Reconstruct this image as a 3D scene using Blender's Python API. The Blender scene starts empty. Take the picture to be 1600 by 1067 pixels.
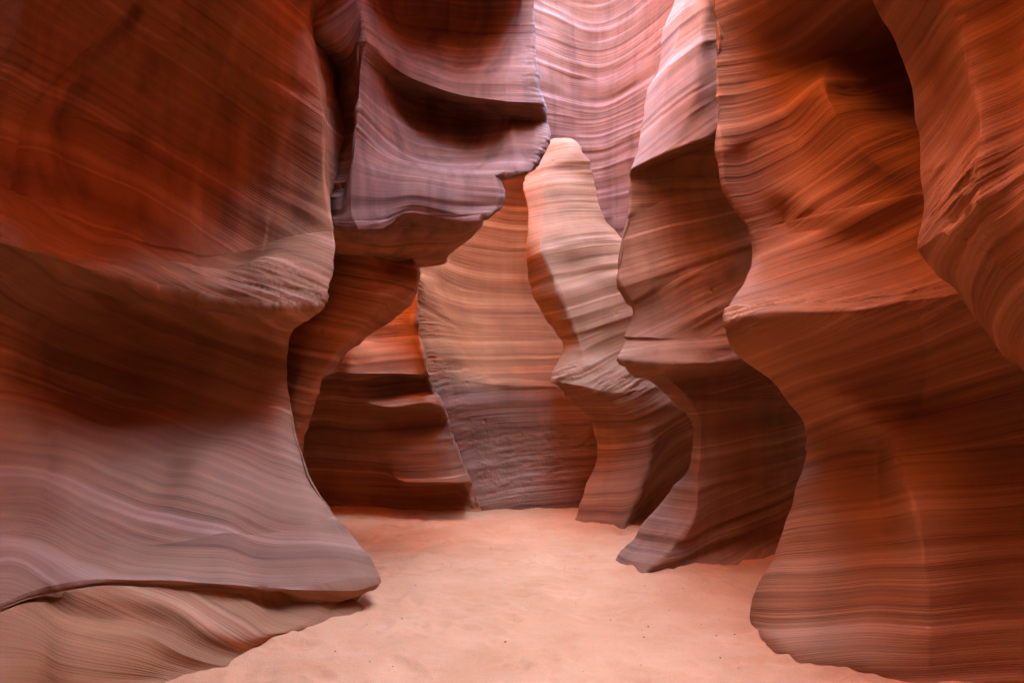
import bpy, math
import numpy as np

sc = bpy.context.scene
# ------------------------------------------------------------------ camera
IMG_W, F_PX, HORIZON, CAM_H = 1600.0, 1067.0, 620.0, 1.5
cam_data = bpy.data.cameras.new("camera")
cam_data.sensor_width = 36.0
cam_data.lens = 36.0 * F_PX / IMG_W
cam_data.shift_y = (HORIZON - 533.5) / IMG_W
cam_data.clip_start = 0.05
cam_data.clip_end = 500.0
cam = bpy.data.objects.new("camera", cam_data)
cam.location = (0, 0, CAM_H)
cam.rotation_euler = (math.radians(90), 0, 0)
sc.collection.objects.link(cam)
sc.camera = cam

# ------------------------------------------------------------------ sky, sun, exposure
SUN_ELEV, SUN_ROT = math.radians(48), math.radians(80)   # rotation: clockwise from +Y
world = bpy.data.worlds.new("World")
sc.world = world
world.use_nodes = True
nt = world.node_tree
bg = nt.nodes["Background"]
sky = nt.nodes.new("ShaderNodeTexSky")
sky.sky_type = 'NISHITA'
sky.sun_disc = False
sky.sun_elevation = SUN_ELEV
sky.sun_rotation = SUN_ROT
sky.altitude = 1300.0
sky.dust_density = 0.2
sky.ozone_density = 3.2
nt.links.new(sky.outputs[0], bg.inputs[0])
bg.inputs[1].default_value = 0.15
sun_data = bpy.data.lights.new("sun", 'SUN')
sun_data.energy = 3.3
sun_data.angle = math.radians(0.5)
sun_data.color = (1.0, 0.93, 0.84)
sun = bpy.data.objects.new("sun", sun_data)
sun.rotation_euler = (math.radians(90) - SUN_ELEV, 0, -SUN_ROT + math.pi)
sun.location = (0, 0, 30)
sc.collection.objects.link(sun)
sc.view_settings.view_transform = 'Standard'
sc.view_settings.look = 'None'
sc.view_settings.gamma = 1.0
sc.view_settings.exposure = 7.6
sc.cycles.max_bounces = 12
sc.cycles.diffuse_bounces = 8
sc.cycles.sample_clamp_indirect = 8.0
sc.cycles.use_denoising = True
sc.cycles.use_guiding = True
sc.cycles.guiding_training_samples = 128
sc.cycles.surface_guiding_probability = 0.7
sc.cycles.caustics_reflective = False
sc.cycles.caustics_refractive = False

DETAIL = 1.0
# ------------------------------------------------------------------ numpy noise
_rng = np.random.default_rng(11)
_perm = np.concatenate([_rng.permutation(256)] * 3).astype(np.int64)
_grad = _rng.normal(size=(256, 3))
_grad /= np.linalg.norm(_grad, axis=1)[:, None]
_val = _rng.uniform(-1, 1, 4096)

def perlin(p):
    q = np.floor(p).astype(np.int64)
    f = p - q
    q &= 255
    u = f * f * f * (f * (f * 6 - 15) + 10)
    out = 0.0
    for i in (0, 1):
        wx = u[:, 0] if i else 1 - u[:, 0]
        for j in (0, 1):
            wy = u[:, 1] if j else 1 - u[:, 1]
            for k in (0, 1):
                wz = u[:, 2] if k else 1 - u[:, 2]
                h = _perm[_perm[_perm[(q[:, 0] + i) & 255] + ((q[:, 1] + j) & 255)] + ((q[:, 2] + k) & 255)]
                g = _grad[h]
                d = g[:, 0] * (f[:, 0] - i) + g[:, 1] * (f[:, 1] - j) + g[:, 2] * (f[:, 2] - k)
                out = out + wx * wy * wz * d
    return out

def fbm(p, oct=3, gain=0.5):
    s, a = 0.0, 1.0
    for o in range(oct):
        s = s + a * perlin(p * (2.03 ** o) + 17.3 * o)
        a *= gain
    return s

def noise1(t, seed=0):
    i = np.floor(t).astype(np.int64)
    f = t - i
    f = f * f * (3 - 2 * f)
    a = _val[(i + seed * 131) & 4095]
    b = _val[(i + 1 + seed * 131) & 4095]
    return a + (b - a) * f

def sstep(a, b, x):
    t = np.clip((x - a) / (b - a), 0, 1)
    return t * t * (3 - 2 * t)

# ------------------------------------------------------------------ points and lofting
def P(px, py, d):
    """a surveyed point: bearing and elevation as seen from the tripod, and its distance"""
    return np.array([(px - 800.0) / F_PX * d, d, CAM_H - (py - HORIZON) / F_PX * d])

def W(x, y, z):
    return np.array([x, y, z], float)

def net(rows):
    return np.array([[P(*q) if not isinstance(q, np.ndarray) else q for q in r] for r in rows])

def lift(M, steps):
    """carry the last row of a net on up: (dx, dy, z) for each new row"""
    rows = [r for r in M]
    for dx, dy, z, *pull in steps:
        r = rows[-1].copy()
        w = np.asarray(pull[2]) if len(pull) > 2 else 1.0
        r[:, 0] += dx * w
        if pull:
            r[:, 0] += pull[1] * w * (pull[0] - r[:, 0])
        r[:, 1] += dy * w
        r[:, 2] = np.maximum(z + 0.15 * (r[:, 2] - r[:, 2].mean()), r[:, 2] + 0.2)
        rows.append(r)
    return np.array(rows)

def monotone(M, counts, creases=()):
    """monotone cubic through M along axis 0, counts[i] samples in span i"""
    d = M[1:] - M[:-1]
    t = np.zeros_like(M)
    a, b = d[:-1], d[1:]
    same = (a * b) > 0
    t[1:-1] = np.where(same, 2 * a * b / np.where(same, a + b, 1), 0)
    cr = 0.5 * (a + b)
    t[1:-1] = np.where(same, np.sign(cr) * np.minimum(np.abs(cr), 3 * np.minimum(np.abs(a), np.abs(b))), 0.25 * cr)
    t[0], t[-1] = d[0], d[-1]
    t_in, t_out = t.copy(), t.copy()
    for c in creases:                                   # a sharp arris: the two sides keep their own slopes
        if 0 < c < len(M) - 1:
            t_in[c] = 0.85 * d[c - 1] + 0.15 * t[c]
            t_out[c] = 0.85 * d[c] + 0.15 * t[c]
    out, starts = [], []
    n = 0
    for i, c in enumerate(counts):
        starts.append(n)
        s = (np.arange(c) / c).reshape((-1,) + (1,) * (M.ndim - 1))
        h00 = 2 * s ** 3 - 3 * s ** 2 + 1
        h10 = s ** 3 - 2 * s ** 2 + s
        h01 = -2 * s ** 3 + 3 * s ** 2
        h11 = s ** 3 - s ** 2
        out.append(h00 * M[i] + h10 * t_out[i] + h01 * M[i + 1] + h11 * t_in[i + 1])
        n += c
    out.append(M[-1:])
    starts.append(n)
    return np.concatenate(out), starts

def counts_for(M, axis, ds, dmax=None):
    d = np.linalg.norm(np.diff(M, axis=axis), axis=2)
    L = np.quantile(d, 0.75, axis=1 - axis)
    return [int(min(260, max(3, round(l / ds)))) for l in L]

def grid_normals(G):
    du = np.gradient(G, axis=0)
    dv = np.gradient(G, axis=1)
    n = np.cross(du, dv)
    return n / np.maximum(np.linalg.norm(n, axis=2), 1e-9)[..., None]

def mesh_from_grid(name, G, attrs, mat):
    nr, nc = G.shape[:2]
    me = bpy.data.meshes.new(name)
    nv, nf = nr * nc, (nr - 1) * (nc - 1)
    idx = np.arange(nv, dtype=np.int32).reshape(nr, nc)
    q = np.stack([idx[:-1, :-1], idx[:-1, 1:], idx[1:, 1:], idx[1:, :-1]], axis=-1).reshape(-1)
    me.vertices.add(nv)
    me.vertices.foreach_set("co", G.reshape(-1).astype(np.float32))
    me.loops.add(nf * 4)
    me.loops.foreach_set("vertex_index", q)
    me.polygons.add(nf)
    me.polygons.foreach_set("loop_start", np.arange(0, nf * 4, 4, dtype=np.int32))
    me.update(calc_edges=True)
    me.polygons.foreach_set("use_smooth", np.ones(nf, dtype=bool))
    for k, v in attrs.items():
        at = me.attributes.new(k, 'FLOAT', 'POINT')
        at.data.foreach_set("value", v.reshape(-1).astype(np.float32))
    me.materials.append(mat)
    me.validate()
    return me

# ------------------------------------------------------------------ materials
def new_mat(name):
    m = bpy.data.materials.new(name)
    m.use_nodes = True
    return m, m.node_tree, m.node_tree.nodes["Principled BSDF"]

def N(t, kind, **kw):
    n = t.nodes.new(kind)
    for k, v in kw.items():
        setattr(n, k, v)
    return n

def ramp(t, stops, interp='LINEAR'):
    r = N(t, "ShaderNodeValToRGB")
    r.color_ramp.interpolation = interp
    el = r.color_ramp.elements
    el[0].position, el[0].color = stops[0][0], (*stops[0][1], 1)
    el[1].position, el[1].color = stops[-1][0], (*stops[-1][1], 1)
    for p, c in stops[1:-1]:
        e = el.new(p)
        e.color = (*c, 1)
    return r

def math_node(t, op, a, b=None):
    n = N(t, "ShaderNodeMath", operation=op)
    for i, v in enumerate((a, b)):
        if v is None:
            continue
        if isinstance(v, (int, float)):
            n.inputs[i].default_value = v
        else:
            t.links.new(v, n.inputs[i])
    return n.outputs[0]

def mix(t, fac, a, b, blend='MIX'):
    n = N(t, "ShaderNodeMix", data_type='RGBA', blend_type=blend)
    for sock, v in ((n.inputs[0], fac), (n.inputs[6], a), (n.inputs[7], b)):
        if isinstance(v, (int, float)):
            sock.default_value = v
        elif isinstance(v, tuple):
            sock.default_value = (*v, 1)
        else:
            t.links.new(v, sock)
    return n.outputs[2]

def noise1d(t, bed, scale, detail=2.0, rough=0.6):
    n = N(t, "ShaderNodeTexNoise", noise_dimensions='1D')
    t.links.new(bed, n.inputs["W"])
    n.inputs["Scale"].default_value = scale
    n.inputs["Detail"].default_value = detail
    n.inputs["Roughness"].default_value = rough
    return n.outputs[0]

def sandstone():
    m, t, b = new_mat("sandstone")
    L = t.links.new
    def attr(n):
        return N(t, "ShaderNodeAttribute", attribute_name=n).outputs["Fac"]
    # cross-bedded sets: each set of layers has its own tilt, cut off sharply at the next
    ki, bs = math_node(t, 'FLOOR', attr("bed_k")), attr("bed_s")
    tilt = math_node(t, 'SINE', math_node(t, 'ADD', math_node(t, 'MULTIPLY', ki, 12.9898), math_node(t, 'MULTIPLY', bs, 7.0)))
    offs = math_node(t, 'MULTIPLY', math_node(t, 'SINE', math_node(t, 'ADD', math_node(t, 'MULTIPLY', ki, 4.17), bs)), 3.1)
    bed = math_node(t, 'ADD', math_node(t, 'ADD', attr("bed_z"), math_node(t, 'MULTIPLY', tilt, attr("bed_h"))), offs)
    varn = N(t, "ShaderNodeAttribute", attribute_name="varnish").outputs["Fac"]
    rgh = N(t, "ShaderNodeAttribute", attribute_name="broken").outputs["Fac"]
    pos = N(t, "ShaderNodeNewGeometry").outputs["Position"]
    def tex(scale, detail=4.0, vec=None):
        n = N(t, "ShaderNodeTexNoise")
        L(vec or pos, n.inputs["Vector"])
        n.inputs["Scale"].default_value = scale
        n.inputs["Detail"].default_value = detail
        return n.outputs[0]
    # broad beds
    broad = ramp(t, [(0.25, (0.215, 0.079, 0.028)), (0.42, (0.275, 0.107, 0.037)), (0.55, (0.315, 0.126, 0.047)),
                     (0.66, (0.41, 0.180, 0.083)), (0.8, (0.255, 0.092, 0.031))])
    L(noise1d(t, bed, 5.0, 3.0), broad.inputs[0])
    # orange bounce glow and mauve skylight put into the bed colour
    light_tint = N(t, "ShaderNodeAttribute", attribute_name="light_tint").outputs["Fac"]
    orange = mix(t, 1.0, broad.outputs[0], (1.3, 0.98, 0.58), 'MULTIPLY')
    mauve = mix(t, 1.0, broad.outputs[0], (0.76, 0.80, 1.22), 'MULTIPLY')
    beds = mix(t, math_node(t, 'MINIMUM', math_node(t, 'MAXIMUM', light_tint, 0.0), 1.0), broad.outputs[0], orange)
    beds = mix(t, math_node(t, 'MINIMUM', math_node(t, 'MAXIMUM', math_node(t, 'MULTIPLY', light_tint, -1.0), 0.0), 1.0), beds, mauve)
    # thin laminae
    thin = ramp(t, [(0.32, (0.70, 0.655, 0.65)), (0.43, (0.96, 0.96, 0.96)), (0.58, (1.02, 1.02, 1.02)), (0.68, (1.18, 1.20, 1.22))])
    L(noise1d(t, bed, 20.0, 4.5, 0.62), thin.inputs[0])
    tm = ramp(t, [(0.42, (0.12, 0.12, 0.12)), (0.62, (1, 1, 1))])
    L(tex(0.9, 3.0), tm.inputs[0])
    c = mix(t, tm.outputs[0], beds, mix(t, 1.0, beds, thin.outputs[0], 'MULTIPLY'))
    fine = ramp(t, [(0.35, (0.78, 0.75, 0.74)), (0.6, (1.06, 1.05, 1.05))])
    L(noise1d(t, bed, 170.0, 1.0), fine.inputs[0])
    patch = ramp(t, [(0.4, (0, 0, 0)), (0.62, (1, 1, 1))])
    L(tex(1.7, 3.0), patch.inputs[0])
    c = mix(t, math_node(t, 'MULTIPLY', patch.outputs[0], 0.8), c, mix(t, 1.0, c, fine.outputs[0], 'MULTIPLY'))
    # mottling
    mot = ramp(t, [(0.3, (0.86, 0.84, 0.83)), (0.7, (1.1, 1.1, 1.1))])
    L(tex(2.6, 5.0), mot.inputs[0])
    c = mix(t, 0.8, c, mot.outputs[0], 'MULTIPLY')
    # desert varnish running down the face
    mp = N(t, "ShaderNodeMapping")
    mp.inputs["Scale"].default_value = (6.0, 6.0, 0.12)
    L(pos, mp.inputs[0])
    streak = ramp(t, [(0.46, (1, 1, 1)), (0.66, (0.55, 0.50, 0.50))])
    L(tex(1.0, 4.0, mp.outputs[0]), streak.inputs[0])
    c = mix(t, varn, c, mix(t, 1.0, c, streak.outputs[0], 'MULTIPLY'))
    # grain
    gr = ramp(t, [(0.3, (0.9, 0.9, 0.9)), (0.7, (1.08, 1.08, 1.08))])
    L(tex(160.0, 2.0), gr.inputs[0])
    c = mix(t, 0.7, c, gr.outputs[0], 'MULTIPLY')
    L(c, b.inputs["Base Color"])
    b.inputs["Roughness"].default_value = 0.85
    b.inputs["Specular IOR Level"].default_value = 0.25
    # relief: laminae, grain, broken rock
    h = math_node(t, 'MULTIPLY', math_node(t, 'MULTIPLY', noise1d(t, bed, 30.0, 4.0, 0.66), 0.018), math_node(t, 'ADD', math_node(t, 'MULTIPLY', tm.outputs[0], 0.75), 0.25))
    h = math_node(t, 'ADD', h, math_node(t, 'MULTIPLY', tex(90.0, 3.0), 0.0016))
    vor = N(t, "ShaderNodeTexVoronoi")
    L(pos, vor.inputs["Vector"])
    vor.inputs["Scale"].default_value = 14.0
    br = math_node(t, 'ADD', math_node(t, 'MULTIPLY', tex(26.0, 6.0), 0.02), math_node(t, 'MULTIPLY', vor.outputs["Distance"], 0.006))
    h = math_node(t, 'ADD', h, math_node(t, 'MULTIPLY', br, rgh))
    bump = N(t, "ShaderNodeBump")
    bump.inputs["Strength"].default_value = 0.7
    bump.inputs["Distance"].default_value = 1.0
    L(h, bump.inputs["Height"])
    L(bump.outputs[0], b.inputs["Normal"])
    return m

def sand():
    m, t, b = new_mat("sand")
    L = t.links.new
    pos = N(t, "ShaderNodeNewGeometry").outputs["Position"]
    def tex(scale, detail=4.0):
        n = N(t, "ShaderNodeTexNoise")
        L(pos, n.inputs["Vector"])
        n.inputs["Scale"].default_value = scale
        n.inputs["Detail"].default_value = detail
        return n.outputs[0]
    c1 = ramp(t, [(0.3, (0.50, 0.188, 0.069)), (0.7, (0.58, 0.235, 0.094))])
    L(tex(2.2, 5.0), c1.inputs[0])
    g = ramp(t, [(0.28, (0.72, 0.68, 0.66)), (0.5, (1, 1, 1)), (0.75, (1.12, 1.1, 1.08))])
    L(tex(230.0, 2.0), g.inputs[0])
    L(mix(t, 0.8, c1.outputs[0], g.outputs[0], 'MULTIPLY'), b.inputs["Base Color"])
    b.inputs["Roughness"].default_value = 0.95
    b.inputs["Specular IOR Level"].default_value = 0.1
    h = math_node(t, 'ADD', math_node(t, 'MULTIPLY', tex(160.0, 3.0), 0.003), math_node(t, 'MULTIPLY', tex(26.0, 4.0), 0.012))
    bump = N(t, "ShaderNodeBump")
    bump.inputs["Strength"].default_value = 0.6
    bump.inputs["Distance"].default_value = 1.0
    L(h, bump.inputs["Height"])
    L(bump.outputs[0], b.inputs["Normal"])
    return m

ROCK, SAND = sandstone(), sand()

# ------------------------------------------------------------------ rock masses
def tag(o, label=None, cat=None, group=None, kind=None):
    for k, v in (("label", label), ("category", cat), ("group", group), ("kind", kind)):
        if v:
            o[k] = v

def rock(name, label, cat, M, parts, ds, dip=(0, 0, 1), seed=0, amp=1.0, low=0.03, rough=(), varnish=0.0,
         cross=0.22, set_h=0.7, group=None, flip=None, kind=None, steps=(), flute=0.0, amps=None, light_tint=None, crease_rows=(), crease_cols=(), follow=0.0):
    """loft the net, carve its beds, and cut it into parts by net row"""
    cr = counts_for(M, 0, ds * DETAIL)
    cc = counts_for(M, 1, ds * DETAIL)
    G, rs = monotone(M, cr, crease_rows)
    G, cs = monotone(np.swapaxes(G, 0, 1), cc, crease_cols)
    G = np.swapaxes(G, 0, 1)
    nr, nc = G.shape[:2]
    n = grid_normals(G)
    vis = (np.array([0, 0, CAM_H]) - G)
    if (np.sign((n * vis).sum(2)).mean() < 0) if flip is None else flip:
        n = -n
    p = G.reshape(-1, 3)
    nn = n.reshape(-1, 3)
    # bedding: gently warped dipping planes, in sets that are cross-bedded against each other
    ri = np.interp(np.arange(nr), rs, np.arange(len(rs)))
    def by_row(spec):
        """a value for each row of the mesh from [(net row, value), ...], stepping at the given rows"""
        v = np.zeros((nr, np.size(spec[0][1])))
        for r0, val in spec:
            v[ri >= r0] = val
        return np.repeat(v[:, None, :], nc, axis=1).reshape(len(p), -1)
    if not isinstance(dip, list):
        dip = [(0, dip)]
    dv = by_row([(r, np.array(q, float) / np.linalg.norm(q)) for r, q in dip])
    am = by_row(amps)[:, 0] if amps else 1.0
    z0 = (p * dv).sum(1) + 0.06 * perlin(p * 0.55 + seed) + 0.025 * perlin(p * 1.7 + seed)
    if follow:                                          # layers that sweep round with the carved tiers
        z0 = np.repeat(ri, nc) * follow + 0.3 * p[:, 2] + 0.04 * perlin(p * 0.9 + seed)
    hz = p[:, 0] * 0.6 + p[:, 1] * 0.8
    k = z0 / set_h + 0.35 * noise1(hz * 0.5 + 40, seed + 5) + seed * 0.37
    ki = np.floor(k).astype(np.int64)
    tilt = cross * np.sin(ki * 12.9898 + seed * 7.0)
    bed = z0 + tilt * hz + 3.1 * np.sin(ki * 4.17 + seed)
    # carving
    fr = k - ki
    am = am * sstep(0.0, 0.1, np.minimum(fr, 1 - fr))
    m1 = 0.35 + 0.65 * sstep(-0.25, 0.35, perlin(p * 0.9 + 3.3 + seed))
    m2 = sstep(-0.2, 0.35, perlin(p * 1.3 + 9.1 + seed))
    d = low * fbm(p * 0.8 + seed * 2.7, 3)
    d += 0.05 * amp * fbm(np.stack([hz * 0.9, p[:, 0] * 0.8, z0 * 2.6], 1) + seed * 1.9, 2)
    b1 = noise1(bed / 0.23, seed)
    b2 = noise1(bed / 0.085, seed + 1)
    b3 = noise1(bed / 0.036, seed + 2)
    d += am * amp * (0.030 * m1 * (1 - 2 * np.abs(b1) ** 0.8) + 0.012 * m2 * (1 - 2 * np.abs(b2)) + 0.0045 * m2 * b3)
    d += 0.012 * amp * (sstep(0.0, 0.12, fr) - sstep(0.7, 1.0, fr)) * (0.5 + 0.5 * m1)
    # broken ledges
    br = np.zeros(len(p))
    for (r0, r1, c0, c1, a) in rough:
        ci = np.interp(np.arange(nc), cs, np.arange(len(cs)))
        wr = np.clip(np.minimum(ri - r0 + 0.5, r1 + 0.5 - ri) / 0.5, 0, 1)
        wc = np.clip(np.minimum(ci - c0 + 0.5, c1 + 0.5 - ci) / 0.5, 0, 1)
        br = np.maximum(br, a * (wr[:, None] * wc[None, :]).reshape(-1))
    br = br * sstep(-0.35, 0.15, perlin(p * 3.1 + 5))
    if br.max() > 0:
        s = fbm(np.stack([p[:, 0] * 4, p[:, 1] * 4, bed * 34], 1) + seed, 4, 0.6)
        d += br * 0.038 * (np.round(s * 3.0) / 3.0 * 0.7 + s * 0.5)
    if flute:
        d += flute * fbm(p * np.array([1.6, 1.6, 0.3]) + 31.0, 2)
    # steps and cracks: the rock to the left of each line (walking along it) stands proud
    sx = 800 + p[:, 0] / np.maximum(p[:, 1], 0.3) * F_PX
    sy = HORIZON + (CAM_H - p[:, 2]) / np.maximum(p[:, 1], 0.3) * F_PX
    for line, hgt, fade in steps:
        best = np.full(len(p), 1e9)
        sgn = np.zeros(len(p))
        for (ax, ay), (bx_, by_) in zip(line[:-1], line[1:]):
            ex, ey = bx_ - ax, by_ - ay
            tt = np.clip(((sx - ax) * ex + (sy - ay) * ey) / (ex * ex + ey * ey), 0, 1)
            qx, qy = sx - ax - tt * ex, sy - ay - tt * ey
            dist = np.hypot(qx, qy)
            m = dist < best
            best[m] = dist[m]
            sgn[m] = np.sign(ex * qy - ey * qx)[m]
        sd = best * sgn
        if hgt < 0:
            d += hgt * np.exp(-(best / fade) ** 2) * (p[:, 1] > 0.5)     # an open crack
            continue
        d += hgt * np.exp(-(best / fade) ** 2) * sstep(9, -9, sd) * (p[:, 1] > 0.5)
    # a few pits
    rp = np.random.default_rng(seed + 5)
    front = np.nonzero(((nn * (np.array([0, 0, CAM_H]) - p)).sum(1)) > 0)[0]
    for i in rp.choice(front, 14):
        rr = rp.uniform(0.008, 0.022)
        q = ((p - p[i]) ** 2).sum(1)
        d -= 0.9 * rr * np.exp(-q / (rr * rr))
    G2 = (p + nn * d[:, None]).reshape(nr, nc, 3)
    A = {"bed_z": z0.reshape(nr, nc), "bed_h": (cross * hz).reshape(nr, nc), "bed_k": k.reshape(nr, nc), "bed_s": np.full((nr, nc), float(seed)), "broken": br.reshape(nr, nc), "varnish": by_row(varnish)[:, 0].reshape(nr, nc) if isinstance(varnish, list) else np.full((nr, nc), varnish),
         "light_tint": np.interp(np.repeat(ri, nc) + 0.7 * fbm(p * np.array([1.3, 1.3, 2.5]), 3), [q[0] for q in light_tint], [q[1] for q in light_tint]).reshape(nr, nc) if light_tint else np.zeros((nr, nc))}
    root = bpy.data.objects.new(name, None)
    root.empty_display_size = 0.2
    base = M[0].mean(axis=0)
    root.location = base
    sc.collection.objects.link(root)
    tag(root, label, cat, group, kind)
    for pn, r0, r1, pl in parts:
        a, z = rs[r0], rs[r1 if r1 >= 0 else len(rs) - 1] + 1
        me = mesh_from_grid(pn, G2[a:z] - base, {q: v[a:z] for q, v in A.items()}, ROCK)
        o = bpy.data.objects.new(pn, me)
        o.parent = root
        sc.collection.objects.link(o)
        if pl:
            o["label"] = pl
    return root

# ---- left wall
A = net([
 [W(-3.2, -3.0, -.4), W(-2.9, 0.3, -.4), W(-2.75, 1.9, -.4), (0, 1230, 2.85), (120, 1190, 3.1), (230, 1140, 3.4), (350, 1100, 3.65), (470, 1060, 4.1), (560, 1010, 4.75), (500, 980, 5.6), (420, 960, 6.8)],
 [W(-3.1, -3.0, 0), W(-2.8, 0.3, 0), W(-2.6, 1.9, 0), (0, 1155, 3.0), (120, 1115, 3.23), (230, 1069, 3.56), (350, 1040, 3.80), (462, 999, 4.22), (548, 954, 4.79), (500, 925, 5.6), (430, 900, 6.8)],
 [W(-3.0, -3.0, .25), W(-2.7, 0.3, .25), W(-2.5, 1.9, .25), (0, 1040, 3.10), (120, 1020, 3.34), (232, 1000, 3.62), (360, 985, 3.88), (456, 982, 4.20), (545, 940, 4.95), (500, 915, 5.6), (430, 890, 6.8)],
 [W(-3.0, -3.0, .5), W(-2.7, 0.3, .5), W(-2.5, 1.9, .45), (0, 956, 3.29), (125, 922, 3.52), (240, 916, 3.80), (370, 927, 4.12), (445, 938, 4.44), (562, 926, 5.00), (510, 905, 5.6), (430, 880, 6.8)],
 [W(-2.95, -3.0, .55), W(-2.65, 0.3, .55), W(-2.45, 1.9, .5), (0, 944, 3.28), (128, 909, 3.50), (245, 906, 3.76), (375, 914, 4.06), (450, 922, 4.34), (591, 907, 4.88), (540, 880, 5.6), (450, 860, 6.8)],
 [W(-3.1, -3.0, .8), W(-2.85, 0.3, .8), W(-2.75, 1.9, .75), (0, 860, 3.62), (120, 850, 3.86), (250, 842, 4.12), (380, 838, 4.40), (475, 840, 4.68), (556, 852, 4.97), (520, 840, 5.6), (440, 820, 6.8)],
 [W(-3.3, -3.0, 1.2), W(-3.15, 0.3, 1.2), W(-3.1, 1.9, 1.15), (0, 770, 3.90), (110, 755, 4.24), (230, 738, 4.56), (350, 730, 4.74), (430, 732, 4.88), (497, 744, 5.10), (470, 740, 5.7), (420, 720, 6.8)],
 [W(-3.5, -3.0, 1.5), W(-3.4, 0.3, 1.5), W(-3.4, 1.9, 1.45), (0, 680, 4.12), (100, 655, 4.66), (210, 640, 5.06), (320, 632, 5.12), (400, 636, 5.18), (463, 662, 5.26), (440, 660, 5.8), (400, 650, 6.8)],
 [W(-3.5, -3.0, 1.9), W(-3.5, 0.3, 1.9), W(-3.5, 1.9, 1.8), (0, 585, 4.24), (90, 552, 4.86), (200, 540, 5.28), (310, 532, 5.30), (385, 545, 5.32), (448, 582, 5.30), (430, 580, 5.8), (390, 570, 6.8)],
 [W(-3.3, -3.0, 2.2), W(-3.3, 0.3, 2.2), W(-3.2, 1.9, 2.1), (0, 480, 4.15), (95, 485, 4.60), (205, 486, 4.92), (315, 496, 5.08), (400, 508, 5.10), (456, 520, 5.20), (430, 520, 5.8), (390, 510, 6.8)],
 [W(-2.9, -3.0, 2.4), W(-2.8, 0.3, 2.4), W(-2.7, 1.9, 2.25), (0, 380, 3.55), (100, 408, 4.05), (210, 443, 4.46), (320, 468, 4.68), (420, 480, 4.74), (504, 476, 4.86), (470, 480, 5.6), (400, 480, 6.8)],
 [W(-2.9, -3.0, 2.5), W(-2.8, 0.3, 2.5), W(-2.7, 1.9, 2.35), (0, 345, 3.62), (100, 386, 4.12), (210, 420, 4.52), (320, 428, 4.74), (420, 412, 4.82), (521, 424, 4.94), (480, 420, 5.7), (400, 420, 6.8)],
 [W(-3.4, -3.0, 2.7), W(-3.3, 0.3, 2.7), W(-3.2, 1.9, 2.6), (0, 300, 4.05), (100, 342, 4.52), (210, 380, 4.88), (320, 390, 5.08), (420, 378, 5.18), (520, 362, 5.10), (500, 362, 5.7), (540, 360, 6.1)],
 [W(-3.5, -3.0, 3.1), W(-3.4, 0.3, 3.1), W(-3.4, 1.9, 3.0), (0, 200, 4.22), (100, 205, 4.80), (210, 215, 5.16), (310, 225, 5.30), (410, 240, 5.30), (506, 285, 5.22), (532, 275, 5.85), (585, 270, 6.3)],
 [W(-3.2, -3.0, 3.6), W(-3.1, 0.3, 3.5), W(-3.1, 1.9, 3.4), (0, 80, 3.95), (100, 85, 4.55), (210, 92, 4.95), (310, 110, 5.10), (410, 130, 5.20), (503, 168, 5.28), (532, 170, 6.1), (600, 180, 6.7)],
 [W(-2.6, -3.0, 4.2), W(-2.5, 0.3, 4.1), W(-2.4, 1.9, 4.0), (0, -60, 3.40), (100, -60, 4.05), (210, -50, 4.55), (300, -45, 4.80), (395, -30, 5.00), (478, 30, 5.34), (530, 60, 6.4), (600, 90, 7.0)],
])
WA = [1] * 7 + [0.85, 0.5, 0.1, 0]
A = lift(A, [(0, -0.1, 5.0, -0.5, 0.8, WA), (0, 0, 6.2, -0.1, 0.8, WA), (-0.1, 0, 8.2)])  # unseen ceiling lip, pulled out to shade the upper hollow
rock("rock_buttress", "smooth orange buttress with jutting pale ledge and broad pink slope sweeping to a point", "rock wall",
     A, [("foot", 0, 4, "dark layered foot under an overhanging lip, buried in sand"), ("slope", 4, 9, "broad pink lower slope with fine sloping lines"),
         ("ledge", 9, 12, "pale broken ledge jutting from the wall"), ("upper_wall", 12, -1, "dark orange hollow above the ledge")],
     0.013, dip=[(0, (0.5, 0.1, 1)), (3.5, (0.16, 0.02, 1)), (9.5, (0.2, 0.0, 1)), (12, (0.5, -0.3, 1))], seed=1, light_tint=[(3, 0.3), (4, -0.4), (6.5, -0.35), (8.5, 0.3), (10, -0.1), (12.5, 0.25)], varnish=[(0, 0.0), (12, 0.6)], amp=0.75,
     amps=[(0, 2.4), (3.6, 0.9), (9.5, 0.9), (12, 0.45)], flute=0.13,
     steps=[([(212, 15), (150, 80), (90, 132), (50, 190), (30, 250), (26, 300)], -0.07, 8), ([(305, 350), (310, 260), (332, 170), (362, 90), (388, -10)], 0.022, 60),
            ([(420, 340), (440, 230), (470, 120), (480, 40)], 0.015, 50), ([(505, 166), (440, 142), (390, 110), (320, 40), (270, -10)], 0.015, 40),
            ([(585, 905), (553, 870), (545, 858)], 0.01, 40)], rough=[(10, 11, 6.0, 8, 0.4), (3, 3.5, 7, 8, 0.25)], crease_rows=(3, 4, 10), crease_cols=(8,))

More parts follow.
